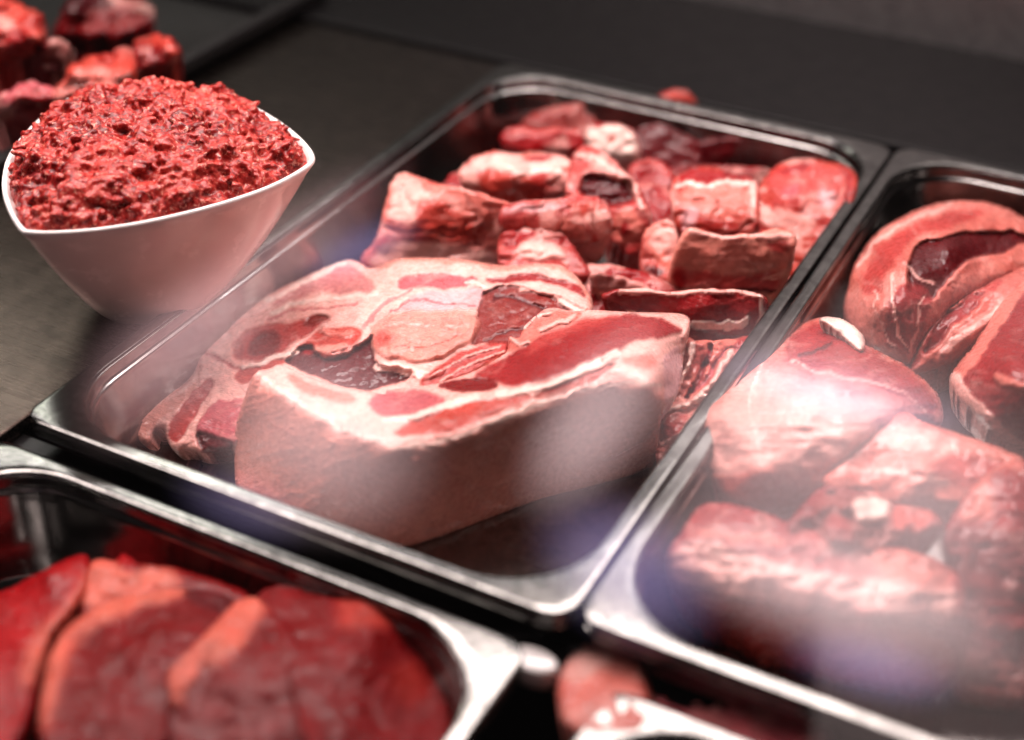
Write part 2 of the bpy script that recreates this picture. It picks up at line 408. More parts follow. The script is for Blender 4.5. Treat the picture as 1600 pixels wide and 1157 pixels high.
# ------------------------------------------------------------------ meats, middle tray
G_CH = 'rib chunks heaped at the back of the middle tray'
st_out = c4(110, 690, 130, 640, 190, 595, 330, 535, 385, 460, 352, 395, 470, 300, 640, 195, 780, 130, 930, 58, 985, 68, 1030, 102) + \
    c5(-10, 80, 60, 52, 150, 50, 300, 60, 420, 80, 560, 73, 650, 80, 710, 130, 765, 215, 740, 290, 600, 400, 480, 520, 300, 620) + \
    c4(1100, 720, 800, 740, 560, 760, 500, 780, 400, 800, 340, 770, 300, 790, 268, 750, 250, 700, 222, 705, 205, 770, 150, 750)
st_z = [(205, 668, -.043), (225, 640, -.040), (300, 600, -.034), (240, 690, -.047), (305, 540, -.033), (350, 505, -.030), (420, 460, -.024), (480, 430, -.018), (538, 405, -.011),
        (570, 424, -.010), (640, 403, -.002), (700, 402, .0), (760, 405, .001), (870, 412, .001), (925, 455, -.003), (935, 490, -.006), (650, 520, -.002), (560, 500, -.008),
        (400, 560, -.022), (320, 700, -.043), (365, 700, -.036), (450, 600, -.016), (470, 500, -.016), (700, 600, -.006), (820, 560, -.004), (800, 470, .0), (500, 640, -.02), (300, 660, -.038)]
steak = meat('bone_in_steak', st_out, st_z, 'fat', [
    ('poly', c4(100, 690, 150, 615, 260, 565, 350, 540, 310, 620, 220, 680, 180, 720, 215, 775, 140, 750), 0, 4, 'tan', 0),
    ('poly', c4(270, 740, 290, 650, 350, 570, 420, 505, 445, 530, 400, 610, 340, 700, 310, 760), 0, 3, 'pink', -.0008),
    ('poly', c4(370, 720, 400, 640, 470, 590, 560, 575, 580, 620, 540, 760, 440, 780), 0, 3, 'mauve', .001),
    ('poly', c4(365, 720, 440, 715, 540, 750, 500, 800, 400, 800), 0, 4, 'dark', -.002),
    ('poly', c4(500, 400, 560, 330, 640, 300, 740, 300, 860, 262, 890, 290, 800, 340, 730, 380, 700, 430, 600, 445, 520, 445), 0, 6, 'pink', -.001),
    ('poly', c4(580, 360, 640, 325, 710, 335, 690, 400, 640, 430, 560, 430), 0, 7, 'brown', -.001),
    ('poly', c4(760, 310, 810, 275, 870, 268, 880, 290, 800, 325), 0, 5, 'brown', -.001),
    ('poly', c4(520, 490, 580, 455, 700, 425, 730, 450, 620, 485, 580, 520, 530, 530), 0, 4, 'orange', -.0005),
    ('poly', c4(640, 230, 760, 165, 940, 70, 1000, 110, 1060, 180, 960, 190, 850, 185, 700, 235), 0, 6, 'mauve', -.001, .65),
    ('line', c4(640, 215, 780, 145, 930, 70), 9, 5, 'white', .0006),
    ('line', c4(660, 260, 780, 225, 900, 200, 1050, 190), 8, 6, 'white', .0008),
    ('poly', c4(740, 400, 800, 350, 860, 318, 960, 308, 1005, 335, 980, 390, 900, 430, 830, 430), 0, 4, 'orange', -.001),
    ('line', c4(860, 330, 900, 345, 960, 340), 12, 6, 'pale', .001),
    ('line', c4(830, 400, 880, 400, 940, 390), 10, 6, 'tan', .001),
    ('poly', c4(740, 420, 770, 385, 820, 385, 820, 410, 850, 435, 940, 425, 1000, 370, 1045, 330, 1035, 400, 1060, 455, 1180, 470, 1200, 500, 1100, 545, 1000, 555, 900, 535, 800, 490, 700, 450), 0, 3, 'dark', -.004),
    ('poly', c4(780, 400, 820, 392, 820, 420, 780, 430), 0, 3, 'red', 0),
    ('line', c4(560, 470, 680, 425, 760, 405), 7, 4, 'white', .001),
    ('poly', c5(40, 140, 100, 118, 250, 112, 360, 135, 300, 158, 150, 168, 50, 165), 0, 3, 'mauve', -.001),
    ('poly', c5(350, 128, 480, 106, 600, 120, 700, 150, 745, 205, 700, 190, 620, 150, 520, 138, 400, 148), 0, 3, 'lean', -.001),
    ('poly', c5(60, 210, 150, 175, 350, 160, 380, 200, 340, 250, 200, 240, 60, 250), 0, 6, 'veil', -.001),
    ('line', c5(20, 250, 100, 200, 230, 215, 330, 235), 3, 3, 'mauve', -.0008),
    ('poly', c5(350, 180, 420, 150, 520, 160, 620, 200, 680, 245, 640, 330, 520, 400, 420, 380, 380, 355, 300, 375, 345, 300, 335, 260, 345, 215), 0, 3, 'brown', -.0015),
    ('line', c5(400, 200, 480, 200, 560, 240, 620, 260), 5, 6, 'dark', -.001),
    ('line', c5(500, 158, 620, 170, 700, 205, 755, 240), 12, 4, 'fat', .001),
    ('poly', c5(-55, 310, -20, 275, 60, 245, 200, 238, 300, 252, 355, 288, 340, 325, 290, 370, 220, 410, 130, 432, 40, 418, -40, 385), 0, 7, 'tan', .0022),
    ('poly', c5(-45, 330, 0, 315, 40, 345, 20, 375, -30, 375), 0, 12, 'orange', 0), ('poly', c5(60, 270, 180, 262, 280, 285, 240, 320, 100, 320), 0, 30, 'pale', 0, .5), ('line', c5(0, 300, 120, 290, 260, 310), 2, 2.5, 'fat', .0004), ('line', c5(40, 380, 160, 370, 280, 340), 2, 2.5, 'pink', 0),
    ('line', c5(-20, 440, 60, 450, 120, 480, 200, 470), 14, 5, 'white', .001),
    ('poly', c5(110, 500, 200, 440, 300, 385, 430, 345, 450, 385, 340, 460, 220, 510, 150, 530), 0, 4, 'pink', .002),
    ('line', c5(160, 490, 300, 410, 420, 365), 3, 3, 'fat', .001), ('line', c5(200, 505, 330, 430, 430, 385), 3, 3, 'fat', .001),
    ('line', c4(370, 400, 460, 440, 540, 470), 5, 4, 'pink', -.0006), ('line', c4(400, 380, 520, 320, 640, 250), 4, 3, 'tan', -.0005), ('line', c4(390, 470, 370, 540, 340, 580), 6, 4, 'tan', -.0005),
    ('line', c4(640, 290, 720, 260, 860, 240, 980, 230), 5, 3, 'mauve', -.0006, .7), ('line', c4(1000, 320, 1060, 260, 1120, 200, 1180, 180), 5, 3, 'mauve', -.0008, .7),
    ('line', c5(300, 140, 380, 165, 420, 150), 4, 3, 'white', .0006), ('line', c5(640, 215, 700, 240, 740, 270), 5, 3, 'white', .0008), ('line', c5(360, 350, 430, 320, 520, 300, 580, 260), 3, 2.5, 'dark', -.0008),
    ('line', c5(-20, 92, 60, 60, 150, 56, 300, 66, 420, 86, 560, 80, 650, 90, 700, 135, 755, 220), 8, 3, 'tan', 0),
], step=2.6, edge=.005, thick=.028, fib=-.35, marble=.45, var=.22, ragged=2.5, warp=4)
tag(steak, 'wide bone-in pork steak with white fat seams lying behind the joint with rind', 'pork steak')

sk_out = c4(600, 478, 565, 560, 535, 650, 520, 740, 520, 850) + c0(372, 790, 420, 812, 520, 845, 600, 856, 652, 853) + c5(350, 1008, 560, 925, 750, 878, 990, 815, 992, 690, 1012, 590, 1075, 540) + \
    c5(1082, 400, 1112, 300, 1100, 255, 1000, 252, 870, 248, 740, 240, 680, 250, 600, 228, 545, 262, 500, 305, 490, 350, 445, 330, 455, 390, 400, 425, 330, 465, 200, 508, 80, 525, 0, 530) + \
    c4(1100, 572, 1020, 562, 900, 535, 800, 505, 730, 470, 690, 452, 650, 476)
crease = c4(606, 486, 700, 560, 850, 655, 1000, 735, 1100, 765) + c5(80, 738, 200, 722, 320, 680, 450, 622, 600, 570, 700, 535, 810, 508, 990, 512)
sk_z = L3(crease, .004, .006, .008, .009, .010, .011, .011, .012, .013, .013, .013, .012, .010) + \
    [(q[0], q[1] + 16, zz_) for q, zz_ in zip(crease, (.001, .003, .004, .005, .006, .006, .006, .007, .008, .008, .008, .007, .006))] + [(375, 680, -.030), (368, 735, -.050), (400, 805, -.0575), (520, 845, -.0575), (652, 853, -.0575), (751, 816, -.0575), (842, 780, -.0575), (924, 760, -.0575), (1028, 732, -.0575),
     (640, 780, -.024), (500, 750, -.022), (440, 700, -.018), (760, 740, -.022), (860, 700, -.020), (960, 670, -.021), (1028, 670, -.022), (1031, 605, .006), (1045, 570, .002), (1065, 560, -.012),
     (1078, 510, -.001), (1075, 492, -.004), (1000, 490, .004), (900, 484, .003), (859, 480, .002), (833, 497, .004), (790, 530, .002), (773, 566, .002), (686, 598, .0), (600, 606, .001),
     (544, 605, .001), (465, 585, .002), (410, 578, .001), (950, 530, .016), (860, 560, .017), (770, 600, .014), (700, 640, .012), (600, 650, .010), (1020, 530, .011)]
skin_poly = crease + c0(1040, 600, 1040, 760, 900, 800, 652, 880, 400, 860, 340, 760, 350, 680, 385, 600)
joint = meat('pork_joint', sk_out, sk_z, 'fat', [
    ('poly', c5(300, 480, 450, 400, 600, 318, 760, 268, 900, 258, 1060, 285, 1085, 330, 1000, 345, 900, 350, 850, 395, 750, 430, 650, 465, 560, 505, 430, 520, 400, 492), 0, 6, 'lean', .001),
    ('poly', c5(620, 290, 760, 262, 880, 258, 800, 290, 680, 320, 560, 380, 480, 420), 0, 10, 'pink', 0, .7),
    ('line', c5(960, 262, 1060, 270, 1095, 290, 1085, 350), 7, 4, 'fat', .0008),
    ('poly', c5(190, 515, 260, 490, 330, 478, 405, 488, 412, 530, 300, 542, 200, 535), 0, 2, 'blood', -.0012),
    ('poly', c5(20, 680, 100, 640, 250, 588, 400, 553, 530, 543, 545, 580, 400, 630, 250, 680, 150, 700, 60, 700), 0, 3, 'orange', -.0006),
    ('poly', c5(540, 552, 650, 500, 760, 470, 850, 425, 830, 460, 720, 520, 620, 566, 550, 578), 0, 3, 'orange', -.0006),
    ('line', c5(420, 545, 540, 530, 700, 470, 840, 400), 12, 5, 'white', .0006),
    ('poly', c5(840, 420, 920, 400, 990, 410, 980, 450, 900, 450), 0, 8, 'pale', 0),
    ('poly', c5(-60, 560, 0, 535, 150, 530, 215, 560, 225, 600, 130, 640, 0, 625, -60, 600), 0, 6, 'mauve', .001),
    ('poly', c4(700, 480, 800, 520, 950, 560, 1000, 600, 900, 600, 820, 580, 740, 540), 0, 7, 'pale', 0),
    ('line', c5(0, 640, 100, 625, 230, 590, 330, 555), 9, 5, 'white', .0006),
    ('poly', c5(440, 320, 500, 300, 560, 245, 640, 238, 730, 245, 700, 280, 600, 310, 540, 360, 480, 390, 430, 390), 0, 5, 'pale', .0012),
    ('line', c5(500, 310, 540, 270, 600, 250), 5, 4, 'white', .002), ('line', c5(560, 320, 620, 290, 690, 262), 5, 4, 'fat', .002), ('line', c5(460, 340, 490, 370, 520, 360), 5, 4, 'fat', .002),
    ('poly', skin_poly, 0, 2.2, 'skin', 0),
    ('line', crease, 22, 26, 'fat', 0, .75), ('line', crease, 8, 5, 'white', 0, .8),  # pale fade of cut fat, also painting the lit rounding into the tint
    ('poly', c5(1030, 390, 1075, 360, 1075, 560, 1010, 600, 1005, 420), 0, 4, 'veil', 0),
], step=2.6, edge=.0025, thick=.03, fib=-.3, marble=.25, var=.14, ragged=1.2, warp=3.5, lump=.0011, lsize=70)
tag(joint, 'thick pork joint with its pale brown rind facing the front glass', 'pork joint')

def chunk(label, out, z, base, feats=(), cat='rib chunk', name='rib_chunk', group=G_CH, zc=None, **k):
    """z: (z at the far edge, z at the near edge) of the visible face, or control points"""
    o_ = np.array(out)
    if isinstance(z, tuple):
        lo, hi = o_.min(0), o_.max(0)
        zz = []
        for a in (0, .5, 1):
            for b in (0, .33, .66, 1):
                zz.append((lo[0] + (hi[0] - lo[0]) * a, lo[1] + (hi[1] - lo[1]) * b, np.interp(b, np.linspace(0, 1, len(z)), z)))
        z = zz
    if group in (G_CH, 'pork cuts piled in the right tray'):
        sc = 1.07 if group == G_CH else 1.03
        out = [tuple(q) for q in (o_.mean(0) + (o_ - o_.mean(0)) * sc)]
    if group == G_CH: k.setdefault('sm', 1); k.setdefault('ragged', 5.0); k.setdefault('edge', .0020); k['lump'] = k.get('lump', .002) * .65
    k.setdefault('fold', .0016 if group == G_CH else .0); k.setdefault('blot', .62 if group == G_CH else .22)
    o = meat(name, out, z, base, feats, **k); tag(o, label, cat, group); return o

# dark chunks far back
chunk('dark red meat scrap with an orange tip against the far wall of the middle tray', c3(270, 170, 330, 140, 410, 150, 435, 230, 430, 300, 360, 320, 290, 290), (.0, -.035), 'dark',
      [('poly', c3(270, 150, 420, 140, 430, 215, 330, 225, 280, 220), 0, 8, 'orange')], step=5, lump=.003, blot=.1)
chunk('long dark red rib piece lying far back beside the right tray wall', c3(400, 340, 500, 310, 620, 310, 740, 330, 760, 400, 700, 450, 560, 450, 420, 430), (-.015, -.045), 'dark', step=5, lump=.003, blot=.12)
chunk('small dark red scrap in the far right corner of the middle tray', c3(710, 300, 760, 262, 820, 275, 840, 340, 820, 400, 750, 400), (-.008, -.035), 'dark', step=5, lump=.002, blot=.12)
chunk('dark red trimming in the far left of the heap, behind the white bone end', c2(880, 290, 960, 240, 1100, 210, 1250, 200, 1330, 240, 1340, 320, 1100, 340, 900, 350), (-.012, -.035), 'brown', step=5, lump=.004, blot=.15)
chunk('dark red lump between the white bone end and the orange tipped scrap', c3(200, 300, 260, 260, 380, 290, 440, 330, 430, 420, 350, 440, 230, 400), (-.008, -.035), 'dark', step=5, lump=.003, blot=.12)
chunk('rib chunk ending in a round white bone, at the back of the heap', c2(800, 350, 850, 310, 1000, 320, 1120, 320, 1200, 298, 1300, 308, 1355, 370, 1345, 445, 1260, 445, 1150, 405, 1000, 415, 830, 410), (.002, -.020), 'red',
      [('poly', c2(1130, 330, 1200, 300, 1300, 310, 1350, 370, 1340, 440, 1260, 440, 1180, 420, 1150, 380), 0, 4, 'white', .002), ('poly', c2(1225, 365, 1255, 350, 1275, 375, 1250, 395), 0, 3, 'orange'),
       ('line', c2(850, 330, 950, 325, 1110, 325), 8, 6, 'pink')], step=4, lump=.003)
chunk('small bright red cube near the centre of the heap', c3(175, 430, 240, 378, 300, 395, 355, 440, 335, 500, 290, 520, 210, 480), (.0, -.018), 'red', [('line', c3(180, 430, 240, 382, 350, 440), 8, 5, 'pink')], step=4)
chunk('orange pink rib chunk with a white top edge, at the left back of the heap', c2(630, 520, 670, 450, 750, 410, 850, 430, 960, 415, 1080, 445, 1085, 520, 1050, 620, 900, 640, 720, 600), (.012, .008, -.02), 'orange',
      [('poly', c2(660, 470, 740, 405, 860, 425, 980, 410, 1090, 440, 1060, 490, 900, 500, 780, 490, 690, 500), 0, 6, 'fat'), ('poly', c2(860, 430, 960, 415, 1030, 430, 950, 460), 0, 5, 'red'),
       ('line', c2(820, 480, 860, 500, 1040, 500), 5, 5, 'white')], step=4, lump=.002)
chunk('upright square rib slab with purplish fat, right side of the heap', c3(640, 540, 670, 470, 720, 420, 800, 398, 900, 405, 985, 440, 1000, 480, 960, 600, 930, 700, 860, 800, 760, 960, 690, 1000, 640, 960, 740, 760, 650, 650),
      [(1200, 270, .006), (1330, 270, .008), (1335, 290, .006), (1180, 330, .004), (1310, 350, -.008), (1290, 400, -.02), (1230, 380, -.012), (1230, 500, -.042), (1190, 510, -.045), (1210, 440, -.03)], 'orange',
      [('poly', c3(680, 460, 760, 410, 900, 410, 980, 450, 940, 520, 820, 530, 720, 520), 0, 8, 'pink'), ('poly', c3(730, 500, 780, 480, 800, 510, 760, 530), 0, 6, 'mauve'),
       ('poly', c3(860, 480, 930, 500, 920, 560, 870, 550), 0, 8, 'veil'), ('poly', c3(700, 430, 800, 395, 860, 405, 800, 440), 0, 6, 'red'), ('poly', c3(640, 540, 700, 560, 760, 600, 740, 650, 650, 620), 0, 7, 'fat'),
       ('line', c3(990, 450, 960, 600, 920, 700), 8, 5, 'red'), ('poly', c3(760, 700, 880, 740, 760, 950, 690, 990, 650, 950), 0, 8, 'orange')], step=4, lump=.002, marble=.6)
chunk('pale orange rib slab with a creamy face in the middle of the heap', c3(345, 470, 400, 430, 480, 420, 560, 440, 640, 450, 650, 530, 645, 640, 600, 680, 420, 690, 370, 640, 350, 560), (.014, .010, -.012), 'orange',
      [('poly', c3(350, 430, 480, 418, 640, 445, 640, 475, 500, 470, 370, 480), 0, 5, 'red'), ('poly', c3(370, 490, 500, 480, 630, 480, 620, 560, 560, 600, 450, 600, 380, 560), 0, 10, 'pale'),
       ('line', c3(360, 485, 500, 472, 635, 478), 7, 4, 'white', .001), ('line', c3(635, 480, 635, 600), 6, 4, 'fat'), ('poly', c3(390, 560, 440, 560, 420, 640, 380, 640), 0, 7, 'veil')], step=3.6, lump=.002)
chunk('folded dark rib piece with a pink edge, standing left of the creamy slab', c2(1060, 600, 1085, 500, 1100, 420, 1150, 388, 1250, 440, 1340, 530, 1400, 640, 1400, 760, 1340, 840, 1250, 810, 1225, 700), (.022, .01, -.025), 'pink',
      [('poly', c2(1130, 520, 1200, 490, 1300, 530, 1350, 580, 1290, 640, 1200, 630, 1120, 600), 0, 7, 'dark', -.004), ('poly', c2(1250, 680, 1300, 640, 1370, 660, 1380, 740, 1320, 800, 1260, 780), 0, 8, 'pale'),
       ('line', c2(1110, 430, 1200, 440, 1300, 510, 1390, 640), 8, 5, 'fat', .001), ('poly', c2(1290, 700, 1330, 700, 1320, 780, 1290, 770), 0, 6, 'red')], step=3.6, lump=.003)
chunk('pinkish white rib chunk in front of the folded dark piece', c3(240, 650, 290, 610, 345, 600, 370, 680, 360, 780, 320, 840, 260, 830, 225, 760), (.008, -.02), 'pale',
      [('poly', c3(250, 650, 330, 620, 350, 700, 290, 720), 0, 7, 'fat'), ('poly', c3(240, 760, 330, 780, 300, 830), 0, 6, 'dark')], step=3.6, lump=.003)
chunk('broad pale rib slab at the left front of the heap', c2(235, 875, 240, 830, 300, 780, 320, 700, 335, 590, 395, 503, 470, 530, 560, 560, 660, 580, 760, 615, 830, 640, 840, 720, 810, 870, 700, 900, 450, 900, 300, 900), 
      [(600, 290, .006), (632, 272, .010), (700, 300, .014), (780, 320, .014), (590, 330, -.004), (590, 360, -.014), (570, 410, -.034), (650, 420, -.034), (780, 410, -.03), (700, 360, -.008), (780, 360, -.006), (650, 340, .002)], 'pale',
      [('poly', c2(340, 600, 400, 510, 470, 540, 520, 600, 470, 680, 400, 720, 340, 680), 0, 8, 'fat'), ('poly', c2(440, 620, 520, 600, 690, 700, 700, 800, 600, 790, 440, 740), 0, 9, 'orange'),
       ('poly', c2(300, 790, 450, 770, 700, 820, 790, 830, 790, 900, 240, 900), 0, 8, 'fat'), ('poly', c2(690, 720, 730, 730, 730, 810, 700, 810), 0, 5, 'red', -.002), ('line', c2(480, 560, 640, 590, 800, 640), 10, 6, 'pale')], step=3.4, lump=.0025, marble=.5)
chunk('thick pink rib chunk with a fatty end, centre front of the heap', c2(800, 650, 860, 625, 1000, 615, 1100, 598, 1200, 605, 1240, 660, 1235, 760, 1180, 800, 1080, 780, 960, 760, 850, 740, 800, 720), (.020, .012, -.012), 'pink',
      [('poly', c2(1140, 660, 1200, 650, 1230, 690, 1220, 750, 1170, 760), 0, 5, 'fat'), ('poly', c2(1060, 620, 1180, 608, 1230, 640, 1180, 660, 1090, 680), 0, 7, 'orange'), ('poly', c2(1000, 700, 1080, 690, 1160, 770, 1060, 780), 0, 8, 'pale'),
       ('line', c2(820, 650, 950, 640, 1060, 640), 8, 8, 'veil', 0, .6)], step=3.4, lump=.002)
chunk('ragged pink and orange rib end just behind the rind of the steak', c2(790, 790, 830, 730, 920, 710, 1010, 740, 1080, 780, 1120, 850, 1160, 920, 1050, 930, 900, 920, 800, 890), (.006, -.012), 'pink',
      [('poly', c2(850, 800, 950, 770, 1040, 800, 1070, 860, 960, 850, 870, 850), 0, 6, 'fat', .001), ('poly', c2(800, 790, 860, 740, 960, 730, 900, 780, 830, 830), 0, 7, 'red')], step=3.4, lump=.004)
chunk('saddle shaped chunk with rind and curled corners, right front of the heap', c3(395, 645, 420, 632, 480, 650, 540, 668, 620, 655, 700, 640, 765, 648, 775, 690, 745, 800, 710, 870, 520, 860, 400, 850, 335, 840, 345, 760, 370, 690), 
      [(1073, 362, .018), (1100, 362, .016), (1140, 372, .015), (1200, 362, .016), (1236, 365, .018), (1238, 382, .014), (1060, 390, .008), (1050, 440, -.016), (1140, 452, -.02), (1210, 455, -.022), (1225, 420, -.006), (1140, 410, -.001)], 'skin',
      [('poly', c3(340, 840, 350, 770, 440, 790, 600, 800, 740, 780, 720, 870), 0, 9, 'pink'), ('poly', c3(350, 800, 400, 780, 380, 860, 340, 850), 0, 7, 'red'), ('line', c3(400, 642, 480, 655, 540, 672, 620, 660, 765, 652), 7, 4, 'fat', .0006),
       ('poly', c3(670, 670, 760, 660, 760, 720, 700, 720), 0, 8, 'brown'), ('line', c3(500, 850, 640, 855, 710, 850), 6, 4, 'dark')], step=3, lump=.0015, edge=.003, mat=RIND, blot=.12, fold=.0005)
chunk('long dark red lean strip with white fat edge, in front of the saddle shaped chunk', c3(105, 870, 150, 850, 250, 850, 350, 862, 420, 845, 520, 850, 600, 853, 660, 868, 668, 940, 650, 990, 600, 1025, 530, 1022, 420, 990, 300, 945, 180, 920, 120, 900),
      [(950, 460, .001), (1010, 452, .003), (1080, 452, .005), (1160, 454, .006), (1190, 462, .006), (1192, 500, -.010), (1160, 528, -.022), (1080, 512, -.018), (1000, 490, -.012), (1100, 480, -.001), (1180, 478, .0)], 'red',
      [('line', c3(150, 856, 260, 858, 360, 868, 430, 852, 540, 856, 600, 858, 655, 872), 9, 3, 'fat', .0008), ('line', c3(655, 872, 662, 930, 645, 985), 7, 3, 'white', .0005),
       ('line', c3(430, 975, 500, 985, 560, 972, 600, 965), 13, 3, 'white', .001), ('poly', c3(200, 890, 400, 900, 640, 900, 600, 940, 400, 940, 260, 920), 0, 8, 'lean')], step=2.8, lump=.0012, edge=.0025, fib=.1, blot=.0, fold=.0, marble=.15)
chunk('torn pale pink trimming wedged between the rind joint and the tray wall', c5(1010, 480, 1060, 400, 1090, 350, 1150, 365, 1220, 360, 1300, 350, 1400, 300, 1400, 380, 1330, 440, 1290, 520, 1220, 620, 1150, 700, 1060, 770, 1000, 800, 985, 660),
      [(1080, 530, -.012), (1110, 536, -.014), (1180, 522, -.018), (1200, 512, -.02), (1200, 560, -.025), (1150, 600, -.026), (1110, 660, -.030), (1060, 710, -.040), (1035, 700, -.040), (1040, 600, -.028)], 'pale',
      [('poly', c5(1260, 370, 1330, 340, 1400, 300, 1400, 350, 1330, 400, 1260, 400), 0, 5, 'red'), ('line', c5(1120, 360, 1100, 440, 1060, 520), 10, 4, 'white', .003), ('poly', c5(1000, 620, 1110, 620, 1080, 700, 1010, 700), 0, 5, 'pink', .002),
       ('line', c5(1180, 380, 1160, 460, 1100, 560), 8, 4, 'lean', -.003), ('line', c5(1260, 400, 1200, 500, 1130, 570), 9, 4, 'fat', .003), ('line', c5(1230, 390, 1180, 480, 1120, 540), 6, 4, 'mauve', -.002),
       ('line', c5(1010, 600, 1100, 590, 1180, 560), 9, 4, 'white', .003), ('line', c5(1000, 720, 1060, 700, 1100, 650), 7, 4, 'fat', .002)], step=2.8, lump=.005, lsize=22, marble=.6, cat='pork trimming', name='pork_trimming')
for lab, out, z, b in [
    ('flat red scrap under the upright slab by the right wall of the middle tray', c3(590, 880, 700, 860, 770, 840, 740, 950, 690, 1010, 640, 1060, 560, 1050, 600, 960), (-.028, -.05), 'red'),
    ('dark red scrap under the saddle shaped chunk and left of the lean strip', c3(-20, 800, 80, 760, 200, 780, 340, 830, 380, 880, 200, 900, 60, 960, -20, 900), (-.01, -.03), 'lean'),
    ('deep red scrap in the gap left of the creamy slab', c3(180, 480, 300, 470, 380, 560, 380, 700, 260, 720, 180, 640), (-.004, -.03), 'lean'),
    ('deep red scrap between the white bone chunk and the creamy slab', c3(300, 420, 420, 400, 560, 420, 700, 420, 700, 500, 560, 520, 340, 520), (-.01, -.03), 'blood'),
    ('pinkish strip of meat leaning on the far end of the lean strip', c3(60, 780, 160, 800, 260, 840, 250, 880, 150, 880, 60, 850), (-.002, -.02), 'lean'),
    ('dark scrap under the left rib slab beside the bare tray floor', c2(560, 520, 700, 480, 840, 520, 900, 700, 700, 700, 560, 640), (-.01, -.03), 'lean'),
]:
    chunk(lab, out, z, b, step=5, lump=.004, lsize=25)

# ------------------------------------------------------------------ meats, right tray
G_R = 'pork cuts piled in the right tray'
def rt(label, out, z, base, feats=(), name='pork_cut', cat='pork cut', **k): return chunk(label, out, z, base, feats, cat=cat, name=name, group=G_R, **k)
rt('large folded loin with a dark red inner fold, at the back of the right tray', c3(960, 950, 975, 860, 1000, 760, 1070, 660, 1180, 580, 1340, 540, 1500, 548, 1640, 620, 1700, 760, 1560, 800, 1420, 860, 1300, 960, 1230, 1060, 1200, 1130, 1100, 1100, 1020, 1030),
   [(1325, 480, -.012), (1345, 400, -.002), (1420, 335, .004), (1490, 318, .004), (1560, 322, .002), (1640, 370, -.004), (1400, 400, .020), (1480, 380, .022), (1380, 480, .010), (1420, 560, -.016), (1440, 570, -.022), (1470, 480, .004), (1540, 420, .006), (1600, 420, .0), (1350, 540, -.02)], 'pale',
   [('poly', c3(1170, 770, 1210, 700, 1290, 660, 1420, 645, 1560, 640, 1640, 680, 1540, 720, 1420, 740, 1330, 800, 1290, 880, 1220, 900, 1190, 850), 0, 4, 'dark', -.004),
    ('poly', c3(1120, 860, 1180, 820, 1280, 860, 1260, 960, 1220, 1080, 1130, 1090, 1100, 980), 0, 8, 'lean'), ('line', c3(1000, 770, 1080, 670, 1190, 590, 1340, 552), 7, 4, 'fat', .0006),
    ('poly', c3(1040, 740, 1120, 660, 1220, 600, 1360, 570, 1500, 570, 1380, 620, 1230, 650, 1140, 740, 1080, 860, 1000, 880), 0, 10, 'pink'),
    ('line', c3(1130, 800, 1120, 900, 1150, 1000, 1200, 1080), 3, 2.5, 'fat', .0006), ('line', c3(1060, 850, 1080, 960, 1140, 1060), 3, 2.5, 'fat', .0006), ('line', c3(1240, 880, 1220, 980, 1200, 1080), 3, 3, 'fat'),
    ('line', c3(1160, 760, 1220, 800, 1280, 830), 3, 3, 'fat')], step=2.8, lump=.0018, edge=.010, fib=1.2, marble=.5, thick=.03)
rt('narrow glossy flap lying beside the folded loin', c6(745, 290, 770, 230, 820, 150, 900, 80, 980, 40, 1090, -20, 1120, 60, 1040, 130, 960, 190, 900, 250, 830, 285, 770, 300),
   (.010, .004, -.026), 'pale', [('line', c6(760, 280, 800, 200, 880, 120, 1000, 40), 14, 8, 'pink'), ('poly', c6(830, 150, 900, 90, 980, 50, 960, 90, 880, 160, 800, 240, 780, 230), 0, 6, 'lean', -.003),
   ('line', c6(850, 230, 930, 170, 1040, 90), 12, 8, 'fat', .001)], step=2.8, lump=.0015, edge=.007, fib=-.8, marble=.4)
rt('rolled cut with a thick creamy fat edge, at the right edge of the picture', c6(865, 320, 880, 280, 930, 225, 970, 150, 1040, 40, 1120, -20, 1200, 200, 1200, 520, 1080, 510, 1010, 480, 940, 410, 890, 360),
   [(1490, 598, -.008), (1540, 520, .004), (1600, 440, .010), (1680, 500, .010), (1560, 690, -.018), (1610, 700, -.022), (1530, 650, -.006), (1580, 580, .022), (1650, 620, .016)], 'lean',
   [('line', c6(880, 310, 920, 240, 990, 150, 1080, 20), 26, 8, 'pale', .001), ('line', c6(880, 320, 920, 390, 990, 450, 1080, 500), 30, 8, 'fat', .001), ('poly', c6(930, 300, 980, 220, 1060, 160, 1100, 300, 1060, 380, 980, 380), 0, 10, 'red'),
    ('line', c6(1000, 300, 1060, 340, 1100, 300), 14, 8, 'pale', .002)], step=3.2, lump=.002, edge=.009)
rt('flat pale cut across the middle of the right tray, next to the fat round roll', c6(500, 600, 560, 540, 640, 470, 700, 420, 740, 400, 800, 440, 900, 465, 1000, 500, 1090, 540, 1080, 620, 960, 650, 850, 660, 700, 665, 600, 650),
   (.004, .008, -.012), 'pale', [('poly', c6(640, 480, 720, 420, 800, 450, 900, 480, 880, 520, 720, 500), 0, 12, 'fat'), ('poly', c6(820, 520, 960, 520, 1060, 560, 960, 620, 820, 600), 0, 14, 'pink'), ('line', c6(560, 560, 700, 560, 860, 600), 8, 10, 'fat')],
   step=4, lump=.004, lsize=70, edge=.005, marble=.6)
